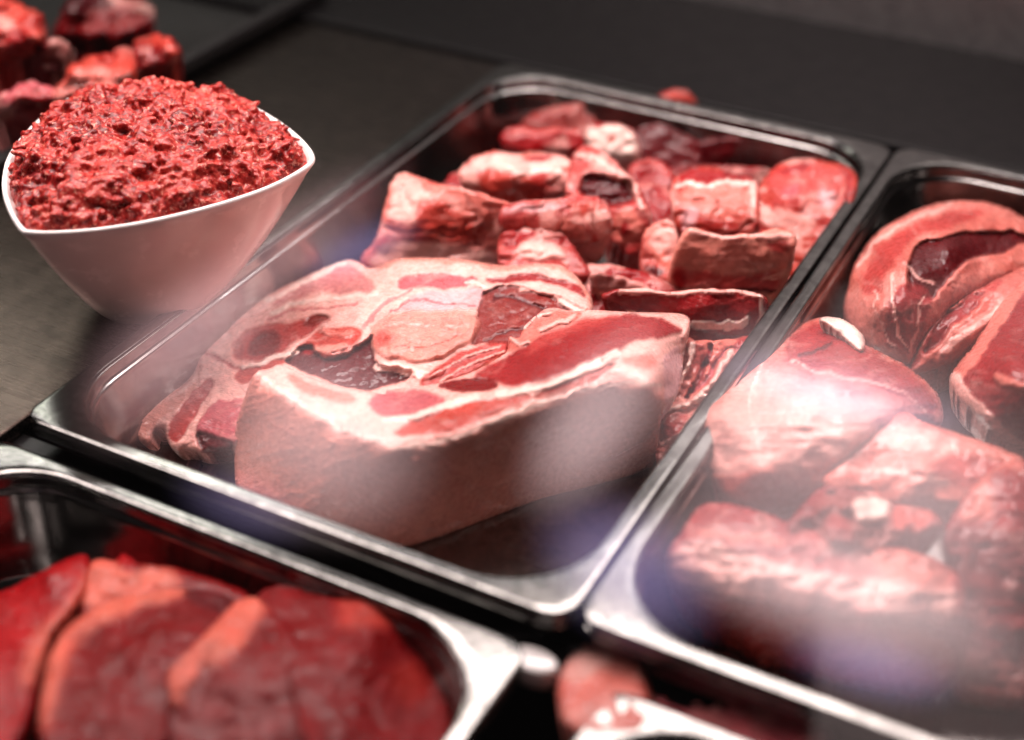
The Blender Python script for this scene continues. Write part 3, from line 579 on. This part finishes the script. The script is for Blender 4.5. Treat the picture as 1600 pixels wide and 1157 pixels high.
rt('fat round roll of pale pork with a red end, left side of the right tray', c6(158, 480, 175, 420, 225, 340, 300, 270, 400, 200, 470, 150, 540, 145, 640, 230, 740, 275, 810, 330, 845, 400, 830, 445, 770, 420, 700, 430, 620, 490, 560, 560, 520, 620, 470, 670, 400, 700, 300, 665, 220, 620, 170, 560),
   [(1090, 690, -.010), (1125, 612, -.004), (1168, 570, -.002), (1225, 530, -.002), (1275, 505, .0), (1360, 550, .0), (1440, 590, -.006), (1465, 660, -.018), (1150, 680, .010), (1130, 640, .009), (1230, 600, .013), (1320, 600, .013), (1230, 680, .013), (1400, 630, .006), (1120, 760, -.014), (1225, 812, -.028),
    (1290, 760, -.008), (1200, 740, .008), (1330, 690, .012)], 'pale',
   [('poly', c6(400, 200, 490, 145, 560, 160, 640, 230, 740, 275, 820, 340, 840, 420, 760, 380, 640, 320, 520, 280, 400, 270), 0, 12, 'red'), ('poly', c6(180, 600, 260, 560, 400, 590, 500, 620, 450, 690, 380, 710, 260, 660), 0, 14, 'orange'),
    ('poly', c6(210, 480, 260, 470, 290, 520, 250, 550, 210, 530), 0, 9, 'pink', -.001), ('line', c6(350, 240, 320, 320, 330, 420), 6, 8, 'fat'), ('poly', c6(180, 420, 300, 280, 420, 290, 600, 350, 760, 400, 700, 440, 620, 480, 540, 540, 440, 570, 380, 560, 300, 560, 220, 580, 175, 520), 0, 16, 'fat', 0, .75), ('line', c6(420, 260, 540, 300, 700, 320, 800, 400), 3, 3, 'fat', .0005), ('line', c6(330, 280, 300, 400, 340, 520), 3, 3, 'white', .0005),
    ('line', c6(440, 250, 540, 210), 5, 4, 'dark')], step=3.2, lump=.004, lsize=90, edge=.007, thick=.03, marble=.6)
rt('curl of white fat on top of the fat round roll', c6(492, 145, 520, 132, 570, 142, 610, 165, 632, 200, 622, 238, 600, 225, 570, 195, 530, 165), (.010, .006), 'white', step=2.2, lump=.001, edge=.003, thick=.006, zb=-.01, cat='fat curl', name='fat_curl')
rt('dark red cut at the lower right corner, lying against the banded block', c6(840, 760, 880, 680, 960, 570, 1080, 530, 1250, 560, 1250, 1200, 880, 1200, 870, 1050, 900, 950, 880, 840), (.010, .0, -.02, -.04), 'blood',
   [('poly', c6(880, 700, 960, 570, 1073, 520, 1073, 640, 960, 700), 0, 20, 'pale'), ('poly', c6(960, 560, 1100, 560, 1090, 740, 1000, 740), 0, 16, 'red')], step=5, lump=.0045, lsize=80, edge=.005, fold=.0015, marble=.6)
rt('long block with a pale fat band between red layers, front of the right tray', c6(75, 830, 90, 780, 130, 730, 170, 665, 240, 655, 380, 700, 520, 740, 640, 770, 800, 800, 900, 860, 900, 1000, 880, 1180, 620, 1170, 420, 1110, 250, 1040, 130, 950, 85, 890),
   [(1042, 890, -.018), (1060, 850, -.006), (1095, 790, -.004), (1210, 810, .0), (1360, 850, .0), (1480, 890, -.002), (1500, 980, -.012), (1060, 940, -.040), (1140, 1000, -.050), (1250, 1050, -.055), (1350, 1080, -.056), (1490, 1080, -.045), (1150, 850, .002), (1300, 890, .004), (1080, 895, -.010), (1150, 915, -.006), (1250, 945, -.006), (1350, 965, -.006), (1180, 975, -.028), (1300, 1010, -.030), (1400, 1030, -.030), (1440, 930, .002)], 'lean',
   [('poly', c6(75, 800, 160, 760, 300, 800, 420, 830, 600, 870, 760, 860, 880, 880, 880, 1000, 760, 980, 560, 950, 380, 930, 200, 900, 80, 880), 0, 9, 'fat'), ('poly', c6(640, 780, 800, 800, 880, 850, 860, 920, 700, 870, 640, 840), 0, 12, 'pale'),
    ('poly', c6(90, 900, 250, 930, 420, 960, 700, 1010, 880, 1030, 880, 1160, 300, 1160, 120, 980), 0, 10, 'orange'), ('line', c6(180, 740, 300, 750, 400, 760), 8, 10, 'pale')], step=4, lump=.0045, lsize=80, edge=.005, fold=.0015, marble=.6)
rt('knobbly dark red end with white gristle, on top of the banded block', c6(410, 720, 460, 660, 520, 600, 580, 610, 660, 640, 720, 660, 830, 680, 850, 740, 720, 760, 640, 800, 630, 870, 540, 890, 450, 850, 400, 790), (.004, .006, -.006), 'blood',
   [('poly', c6(590, 650, 640, 630, 700, 640, 700, 690, 650, 720, 600, 700), 0, 8, 'white', .003), ('poly', c6(700, 650, 830, 670, 800, 740, 710, 740), 0, 10, 'orange'), ('poly', c6(500, 700, 560, 680, 600, 760, 560, 800), 0, 8, 'red', .002), ('poly', c6(480, 640, 580, 600, 600, 680, 500, 700), 0, 12, 'brown')],
   step=4, lump=.008, lsize=38, edge=.005, fold=.003)

# ------------------------------------------------------------------ meats, lower left tray (slices of beef)
G_B = 'beef slices fanned in the lower left tray'
def bf(label, out, z, feats=(), base='blood', **k): return chunk(label, out, z, base, feats, cat='beef slice', name='beef_slice', group=G_B, mat=BEEF, step=5, edge=.004, thick=.018, zb=-.069, marble=.0, var=.35, fold=.001, blot=.0, lump=.002, **k)
bf('leftmost red beef slice standing up in a point', c7(-120, 720, 0, 680, 150, 610, 230, 560, 300, 538, 318, 600, 290, 690, 240, 760, 160, 850, 130, 1000, 60, 1250, -120, 1250), [(0, 926, -.03), (135, 862, -.022), (80, 900, -.018), (0, 1060, -.012), (70, 1150, -.01), (-40, 1000, -.015), (110, 960, -.02)],
   [('poly', c7(190, 760, 270, 690, 310, 600, 340, 640, 280, 740, 190, 850, 140, 1000, 60, 1000, 100, 860), 0, 26, 'fatred')], 'red')
bf('beef slice behind with a wavy orange fat strip along its back edge', c7(270, 720, 300, 580, 340, 560, 400, 575, 430, 540, 480, 580, 560, 585, 640, 600, 760, 640, 880, 680, 880, 800, 500, 860, 280, 860), (-.022, -.02, -.03), 
   [('poly', c7(280, 700, 300, 560, 380, 570, 420, 600, 560, 600, 640, 640, 560, 680, 420, 690, 330, 760), 0, 18, 'fatred'), ('poly', c7(400, 570, 430, 540, 480, 590, 440, 620), 0, 5, 'red')])
bf('large dark beef slice with a curved orange rim, centre of the lower left tray', c7(120, 1300, 150, 950, 200, 830, 300, 740, 420, 690, 560, 670, 700, 660, 850, 700, 880, 800, 780, 850, 680, 900, 600, 1000, 580, 1300), [(120, 960, -.016), (200, 940, -.014), (300, 925, -.018), (380, 930, -.022), (250, 1000, -.004), (150, 1080, -.004), (300, 1100, -.004), (350, 1000, -.012)],
   [('line', c7(150, 1100, 170, 960, 220, 830, 320, 740, 440, 690, 600, 660), 46, 40, 'fatred', .001), ('poly', c7(620, 680, 700, 650, 860, 700, 840, 760, 700, 740), 0, 8, 'dark')])
bf('beef slice with a broad forked orange fat seam, right of the large dark one', c7(560, 1300, 570, 960, 620, 880, 700, 830, 780, 740, 830, 700, 900, 690, 1000, 780, 1080, 900, 1100, 1300), (-.016, -.006, -.006, -.006),
   [('line', c7(580, 1000, 700, 880, 820, 800, 860, 710), 60, 40, 'fatred', .001)], 'blood')
bf('rightmost beef slice with an orange upper corner, against the tray wall', c7(850, 740, 900, 670, 1000, 650, 1110, 680, 1180, 700, 1250, 680, 1320, 700, 1400, 780, 1460, 850, 1520, 930, 1560, 1050, 1580, 1300, 1060, 1300, 1000, 950, 900, 820), [(420, 915, -.020), (530, 935, -.018), (590, 930, -.018), (650, 990, -.03), (690, 1060, -.036), (560, 1020, -.008), (480, 1000, -.01), (560, 1150, -.006), (660, 1150, -.02)],
   [('poly', c7(1170, 720, 1260, 680, 1340, 720, 1360, 800, 1240, 800, 1180, 800), 0, 30, 'orange', 0, .8), ('poly', c7(1340, 930, 1440, 900, 1520, 1000, 1400, 1100), 0, 40, 'orange', 0, .35)], 'blood')
bf('dark beef slice lying flat under the fan of slices', c7(-100, 760, 100, 660, 400, 640, 900, 700, 1300, 760, 1450, 950, 1450, 1200, 200, 1200, -100, 1000), (-.05, -.045, -.045), base='blood')

# ------------------------------------------------------------------ meats, bottom right tray
G_F = 'pale cuts in the bottom right tray'
def fr(label, out, z, feats=(), base='pale', **k): return chunk(label, out, z, base, feats, cat='pork cut', name='pork_cut', group=G_F, step=6, edge=.008, zb=-.069, **k)
fr('round orange pink end of a cut peeking out below the seam of the upper trays', c0(868, 1080, 874, 1040, 900, 1012, 945, 1000, 990, 1016, 1015, 1050, 1030, 1160, 880, 1160), (-.020, -.014, -.014), [('poly', c0(880, 1060, 890, 1020, 940, 1002, 960, 1030, 920, 1060), 0, 12, 'fat')])
fr('broad mauve pink cut at the bottom edge, added for the purple reflection under the rim of the rolled pork tray', c8(850, 800, 950, 770, 1100, 800, 1300, 850, 1600, 980, 1600, 1150, 880, 1150), (-.026, -.02, -.02), base='mauve')  # cut added in place of a pinkish purple reflection, painted mauve

# ------------------------------------------------------------------ bowl of mince
ZR = .076
rim_px = smooth(c1(70, 830, 30, 770, 5, 700, 2, 640, 20, 560, 90, 470, 190, 380, 320, 320, 480, 305, 620, 310, 760, 325, 900, 370, 1010, 430, 1100, 500, 1148, 565, 1120, 600, 1000, 668, 850, 722, 700, 764, 520, 805, 340, 832, 180, 842, 90, 838), 2)
rimw = P(rim_px[:, 0], rim_px[:, 1], np.full(len(rim_px), ZR))
seg = []
for i in range(len(rimw)):
    a, b = rimw[i], rimw[(i + 1) % len(rimw)]; k = max(1, int(np.linalg.norm(b - a) / .004)); seg += [a + (b - a) * j / k for j in range(k)]
rimw = np.array(seg); bc = np.array([*(P(245, 470, -.012)[:2]), -.012])
def bowl_ring(out, h):
    """out: 0 at the foot .. 1 at the rim"""
    r = rimw.copy(); foot = np.array([math.cos(0), 0])
    d = r[:, :2] - bc[:2]; ang = np.arctan2(d[:, 1], d[:, 0])
    fxy = bc[:2] + np.stack([np.cos(ang), np.sin(ang)], 1) * .026
    r[:, :2] = fxy * (1 - out) + r[:, :2] * out; r[:, 2] = h; return r
def off(r, k):
    c = r[:, :2].mean(0); q = r.copy(); d = c - r[:, :2]; q[:, :2] += d / np.linalg.norm(d, axis=1)[:, None] * k; return q
z0 = -.0135
prof = [bowl_ring(.0, z0), bowl_ring(.03, z0 + .001)]
for t in np.linspace(.08, 1, 12): prof.append(bowl_ring(t ** .8 * .97 + .03 if t < 1 else 1, z0 + (ZR - z0) * (t ** 1.15)))
top = prof[-1].copy(); 
prof[-1][:, 2] -= .002
t1 = off(top, .0005); t1[:, 2] = ZR - .0005; prof.append(t1); t2 = off(top, .0016); t2[:, 2] = ZR; prof.append(t2); t3 = off(top, .0030); t3[:, 2] = ZR - .0006; prof.append(t3)
t4 = off(top, .0036); t4[:, 2] = ZR - .0022; prof.append(t4)
for t in (.8, .6, .4, .2, .08): q = off(bowl_ring(t ** .9, z0 + .004 + (ZR - z0) * t), .003); prof.append(q)
n = len(rimw); V = np.vstack(prof); Fc = []
for k in range(len(prof) - 1):
    for i in range(n): j = (i + 1) % n; Fc.append((k * n + i, k * n + j, (k + 1) * n + j, (k + 1) * n + i))
Fc.append(tuple(reversed(range(n)))); Fc.append(tuple((len(prof) - 1) * n + i for i in range(n)))
bowl = link_mesh('serving_bowl', V - bc, Fc, PORC); bowl.location = bc
tag(bowl, 'white porcelain bowl with pointed corners heaped with minced meat', 'bowl')

# mince: a lumpy dome plus many small squashed grains and strands, all one heap
mo = off(top, .004); mc = mo[:, :2].mean(0)
NR = 60; V = []; Cc = []; Fc = []
rs = np.random.RandomState(5)
for k in range(NR + 1):
    an = math.pi / 2 * (1 - k / NR); t = math.sin(an)
    xy = mc + (mo[:, :2] - mc) * t
    h = ZR - .007 + .027 * math.cos(an) ** .9 * np.ones(n)
    x = xy[:, 0] * 1000; y = xy[:, 1] * 1000
    cr = np.clip(1 - 4 * np.abs(fbm(x / 14, y / 14, 77, 3)), 0, 1)
    nz = .0065 * fbm(x / 18, y / 18, 70, 3) + .0065 * fbm(x / 7, y / 7, 75, 3) - .0045 * cr
    h = h + nz * min(1, k / 5 + .1) 
    V.append(np.stack([xy[:, 0], xy[:, 1], h], 1))
    f_ = np.clip(fbm(x / 9, y / 9, 80, 4) * 3 + .0, 0, 1)[:, None]; Cc.append(np.array(COL['lean']) * (1 - f_) + np.array(COL['pale']) * f_)
V = np.vstack(V); Cc = np.vstack(Cc)
for k in range(NR):
    for i in range(n): j = (i + 1) % n; Fc.append((k * n + i, k * n + j, (k + 1) * n + j, (k + 1) * n + i))
nb = len(V); base_top = V.copy()
# underside closing the heap
Vb = np.hstack([mo[:, :2] * .90 + mc * .10, np.full((n, 1), ZR - .012)]); V = np.vstack([V, Vb]); Cc = np.vstack([Cc, np.tile(COL['lean'], (n, 1))])
for i in range(n): j = (i + 1) % n; Fc.append((nb + i, nb + j, j, i))
Fc.append(tuple(nb + i for i in reversed(range(n))))
GV = [V]; GC = [Cc]; cnt = len(V)
# grains: short bent worms with 6-sided section
def worm(c, d, length, r, bend, col):
    global cnt
    k = 7; m = 8; up = np.array([0, 0, 1.]); s = np.cross(d, up); s /= np.linalg.norm(s) + 1e-9; up2 = np.cross(s, d)
    vv = []; 
    for i in range(k):
        a = i / (k - 1) - .5; ctr = c + d * length * a + s * bend * (a * a * 4 - .5) ; rr = r * math.sqrt(max(.05, 1 - (2 * a) ** 4)) * (1 + .07 * rs.randn())
        for j in range(m):
            th = 2 * math.pi * j / m; vv.append(ctr + s * rr * math.cos(th) + up2 * rr * math.sin(th) * .85)
    ff = []
    for i in range(k - 1):
        for j in range(m): ff.append((cnt + i * m + j, cnt + i * m + (j + 1) % m, cnt + (i + 1) * m + (j + 1) % m, cnt + (i + 1) * m + j))
    ff.append(tuple(cnt + j for j in reversed(range(m)))); ff.append(tuple(cnt + (k - 1) * m + j for j in range(m)))
    GV.append(np.array(vv)); GC.append(np.tile(col, (len(vv), 1))); cnt += len(vv); return ff
for q in range(4600):
    k = min(NR - 1, int(NR * (1 - math.asin(math.sqrt(rs.rand())) * 2 / math.pi))); i = rs.randint(n); p = base_top[k * n + i].copy()
    p[:2] += rs.randn(2) * .0012; p[2] += rs.uniform(-.0016, .0006)
    if math.sin(math.pi / 2 * (1 - k / NR)) > .955: continue
    den = vnoise(p[0] * 90, p[1] * 90, 91)
    if rs.rand() > .55 + den: continue
    a = rs.uniform(0, 2 * math.pi); d = np.array([math.cos(a), math.sin(a), rs.uniform(-.5, .5)]); d /= np.linalg.norm(d)
    smear = vnoise(p[0] * 60 + 4, p[1] * 60, 95); fat = rs.rand() < .12 + .6 * max(0, smear - .4) * 2
    col = np.array(COL[['pink', 'pale', 'fat'][rs.randint(3)]]) if fat else np.array(COL[['lean', 'red', 'orange', 'lean', 'pink'][rs.randint(5)]]) * rs.uniform(.8, 1.2)
    Fc += worm(p, d, rs.uniform(.004, .012) * (.6 if fat else 1), rs.uniform(.0014, .0025), rs.uniform(-.002, .002), np.clip(col, 0, .9))
V = np.vstack(GV); Cc = np.vstack(GC); org = np.array([mc[0], mc[1], ZR - .012])
mm, nt, b, out = newmat('minced_meat'); tc = N(nt, 'ShaderNodeTexCoord'); Lk = nt.links
na = noise(nt, 330, 4, .6, .6, tc.outputs['Object']); nb_ = noise(nt, 28, 3, .6, .5, tc.outputs['Object']); nc = noise(nt, 900, 3, .6, 0, tc.outputs['Object'])
ad = N(nt, 'ShaderNodeMath', operation='MULTIPLY_ADD'); Lk.new(nb_.outputs[0], ad.inputs[0]); ad.inputs[1].default_value = .7; Lk.new(na.outputs[0], ad.inputs[2])
sc_ = N(nt, 'ShaderNodeMath', operation='MULTIPLY'); Lk.new(ad.outputs[0], sc_.inputs[0]); sc_.inputs[1].default_value = .83
rp = N(nt, 'ShaderNodeValToRGB'); e = rp.color_ramp.elements; e[0].position = .60; e[0].color = (.12, .002, .003, 1); e[1].position = 1.0; e[1].color = (.66, .17, .13, 1)
for ps, cc in ((.70, (.28, .011, .009, 1)), (.80, (.38, .028, .021, 1)), (.87, (.50, .085, .062, 1))): q_ = e.new(ps); q_.color = cc
Lk.new(sc_.outputs[0], rp.inputs[0])
nf = noise(nt, 420, 2, .5, .8, tc.outputs['Object']); fr_ = ramp(nt, nf.outputs[0], .60, .68, (0, 0, 0), (.75, .75, .75)); mxc = N(nt, 'ShaderNodeMix', data_type='RGBA')
Lk.new(fr_.outputs[0], mxc.inputs[0]); Lk.new(rp.outputs[0], mxc.inputs[6]); mxc.inputs[7].default_value = (.74, .30, .22, 1); Lk.new(mxc.outputs[2], b.inputs['Base Color'])
b.inputs['Roughness'].default_value = .3; b.inputs['Coat Weight'].default_value = .22; b.inputs['Specular IOR Level'].default_value = .2; b.inputs['Coat Roughness'].default_value = .12
b.inputs['Subsurface Weight'].default_value = .12; b.inputs['Subsurface Scale'].default_value = .003; b.inputs['Subsurface Radius'].default_value = (1, .25, .15)
bu = N(nt, 'ShaderNodeBump'); bu.inputs['Strength'].default_value = .5; bu.inputs['Distance'].default_value = .0008; Lk.new(nc.outputs[0], bu.inputs['Height']); Lk.new(bu.outputs[0], b.inputs['Normal'])
mince = link_mesh('minced_meat', V - org, Fc, mm); mince.location = org
rmd = mince.modifiers.new('merge', 'REMESH'); rmd.mode = 'VOXEL'; rmd.voxel_size = .0009; rmd.use_smooth_shade = True
sm_ = mince.modifiers.new('soften', 'SMOOTH'); sm_.factor = .5; sm_.iterations = 5
tag(mince, 'heap of coarse red minced meat in the white porcelain bowl', 'minced meat')

# ------------------------------------------------------------------ far left: dark tray with knuckles
def slab_tray(x, y, z, w, l, label):
    t = empty('black_tray', (x, y, z)); tag(t, label, 'tray')
    loft('rim', w, l, [(.001, -.012, .02), (0, -.010, .02), (0, -.001, .02), (.0015, 0, .019), (.010, 0, .025), (.0115, -.001, .024)], BLACK, t)
    loft('basin', w, l, [(.0117, -.0013, .024), (.018, -.022, .022), (.024, -.026, .02)], BLACK, t, True)
slab_tray(-.62, .12, .004, .40, .52, 'shallow black tray behind the bowl holding dark red knuckles')
G_K = 'red knuckles in the black tray at the far left'
def kn(label, out, z, base, feats=(), **k): return chunk(label, out, z, base, feats, cat='meat knuckle', name='meat_knuckle', group=G_K, step=6, edge=.007, zb=-.02, thick=.04, lump=.012, lsize=55, ragged=16, fold=.004, blot=.5, **k)
kn('orange red knuckle in the top left corner of the picture', c1(-150, 60, -60, -20, 60, 10, 160, 60, 190, 130, 140, 180, 60, 210, -60, 240, -150, 200), (.075, .06, .03), 'orange', [('poly', c1(0, 120, 90, 110, 120, 180, 20, 220), 0, 12, 'red')])
kn('dark red knuckle between the orange one and the round one', c1(-100, 250, 40, 190, 180, 140, 260, 150, 260, 220, 180, 280, 60, 300, -80, 320), (.055, .03, .01), 'dark')
kn('long orange pink knuckle running behind the mince bowl', c1(190, 480, 200, 330, 260, 250, 340, 190, 430, 170, 480, 200, 470, 280, 430, 330, 330, 400, 260, 500), (.060, .05, .01), 'orange', [('poly', c1(230, 300, 330, 230, 400, 230, 380, 320, 260, 380), 0, 20, 'pale', 0, .5)])
kn('round dark red knuckle with a pink rim, standing nearest the centre', c1(420, 200, 470, 140, 540, 115, 610, 130, 645, 190, 640, 260, 590, 310, 500, 330, 430, 290), (.062, .05, .015), 'blood', [('line', c1(470, 150, 540, 125, 610, 140, 640, 200, 630, 260), 14, 12, 'orange')])
kn('mauve red knuckle low on the left, just behind the rim of the bowl', c1(-60, 420, -10, 320, 80, 290, 180, 310, 220, 360, 200, 440, 100, 500, 0, 500), (.05, .035, .0), 'mauve', [('poly', c1(60, 330, 180, 330, 180, 400, 80, 420), 0, 14, 'lean')])
kn('dark knuckle in the top left, behind the others', c1(180, 60, 260, -20, 420, -40, 560, 20, 540, 110, 420, 160, 280, 150, 200, 130), (.045, .03, .01), 'deep')

# white plug disc added on the cross bar as a lamp reflection
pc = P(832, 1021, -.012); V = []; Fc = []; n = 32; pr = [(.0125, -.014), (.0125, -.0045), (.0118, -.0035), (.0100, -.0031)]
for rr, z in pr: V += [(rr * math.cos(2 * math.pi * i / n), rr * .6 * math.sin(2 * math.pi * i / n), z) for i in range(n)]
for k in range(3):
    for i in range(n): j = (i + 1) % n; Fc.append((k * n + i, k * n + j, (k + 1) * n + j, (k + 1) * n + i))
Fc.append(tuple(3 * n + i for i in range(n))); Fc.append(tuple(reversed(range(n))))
pg = link_mesh('glint_disc', V, Fc, PORC); pg.location = pc
tag(pg, 'small white oval plug disc added as a lamp reflection on the dark bar where the tray corners meet', 'glint')

# ------------------------------------------------------------------ sloping front glass
m, nt, b, out = newmat('clear_glass'); nt.nodes.remove(b)
tr = N(nt, 'ShaderNodeBsdfTransparent'); gl = N(nt, 'ShaderNodeBsdfGlossy'); gl.inputs['Roughness'].default_value = .02
tr.inputs[0].default_value = (.98, .985, .98, 1)
lw = N(nt, 'ShaderNodeLayerWeight'); lw.inputs[0].default_value = .5
pw = N(nt, 'ShaderNodeMath', operation='POWER'); pw.inputs[1].default_value = 5; nt.links.new(lw.outputs['Facing'], pw.inputs[0])
mr = mapr(nt, pw.outputs[0], 0, 1, .10, 1); mx = N(nt, 'ShaderNodeMixShader')
nt.links.new(mr.outputs[0], mx.inputs[0]); nt.links.new(tr.outputs[0], mx.inputs[1]); nt.links.new(gl.outputs[0], mx.inputs[2]); nt.links.new(mx.outputs[0], out.inputs[0])
GLASS = m
ex = np.array([1., 0, 0]); ey = np.array([0, .6614, .75]); ey /= np.linalg.norm(ey); V = []
for k in (0, -.005):
    for a, c in ((-1.3, -.47), (1.3, -.47), (1.3, .26), (-1.3, .26)): V.append(ex * a + ey * c + GN * k)
g = link_mesh('glass_pane', V, [(0, 1, 2, 3), (7, 6, 5, 4), (0, 4, 5, 1), (1, 5, 6, 2), (2, 6, 7, 3), (3, 7, 4, 0)], GLASS, smooth_=False); g.location = GP
tag(g, 'sloping clear glass pane of the display case with pale lamp reflections', 'glass pane')
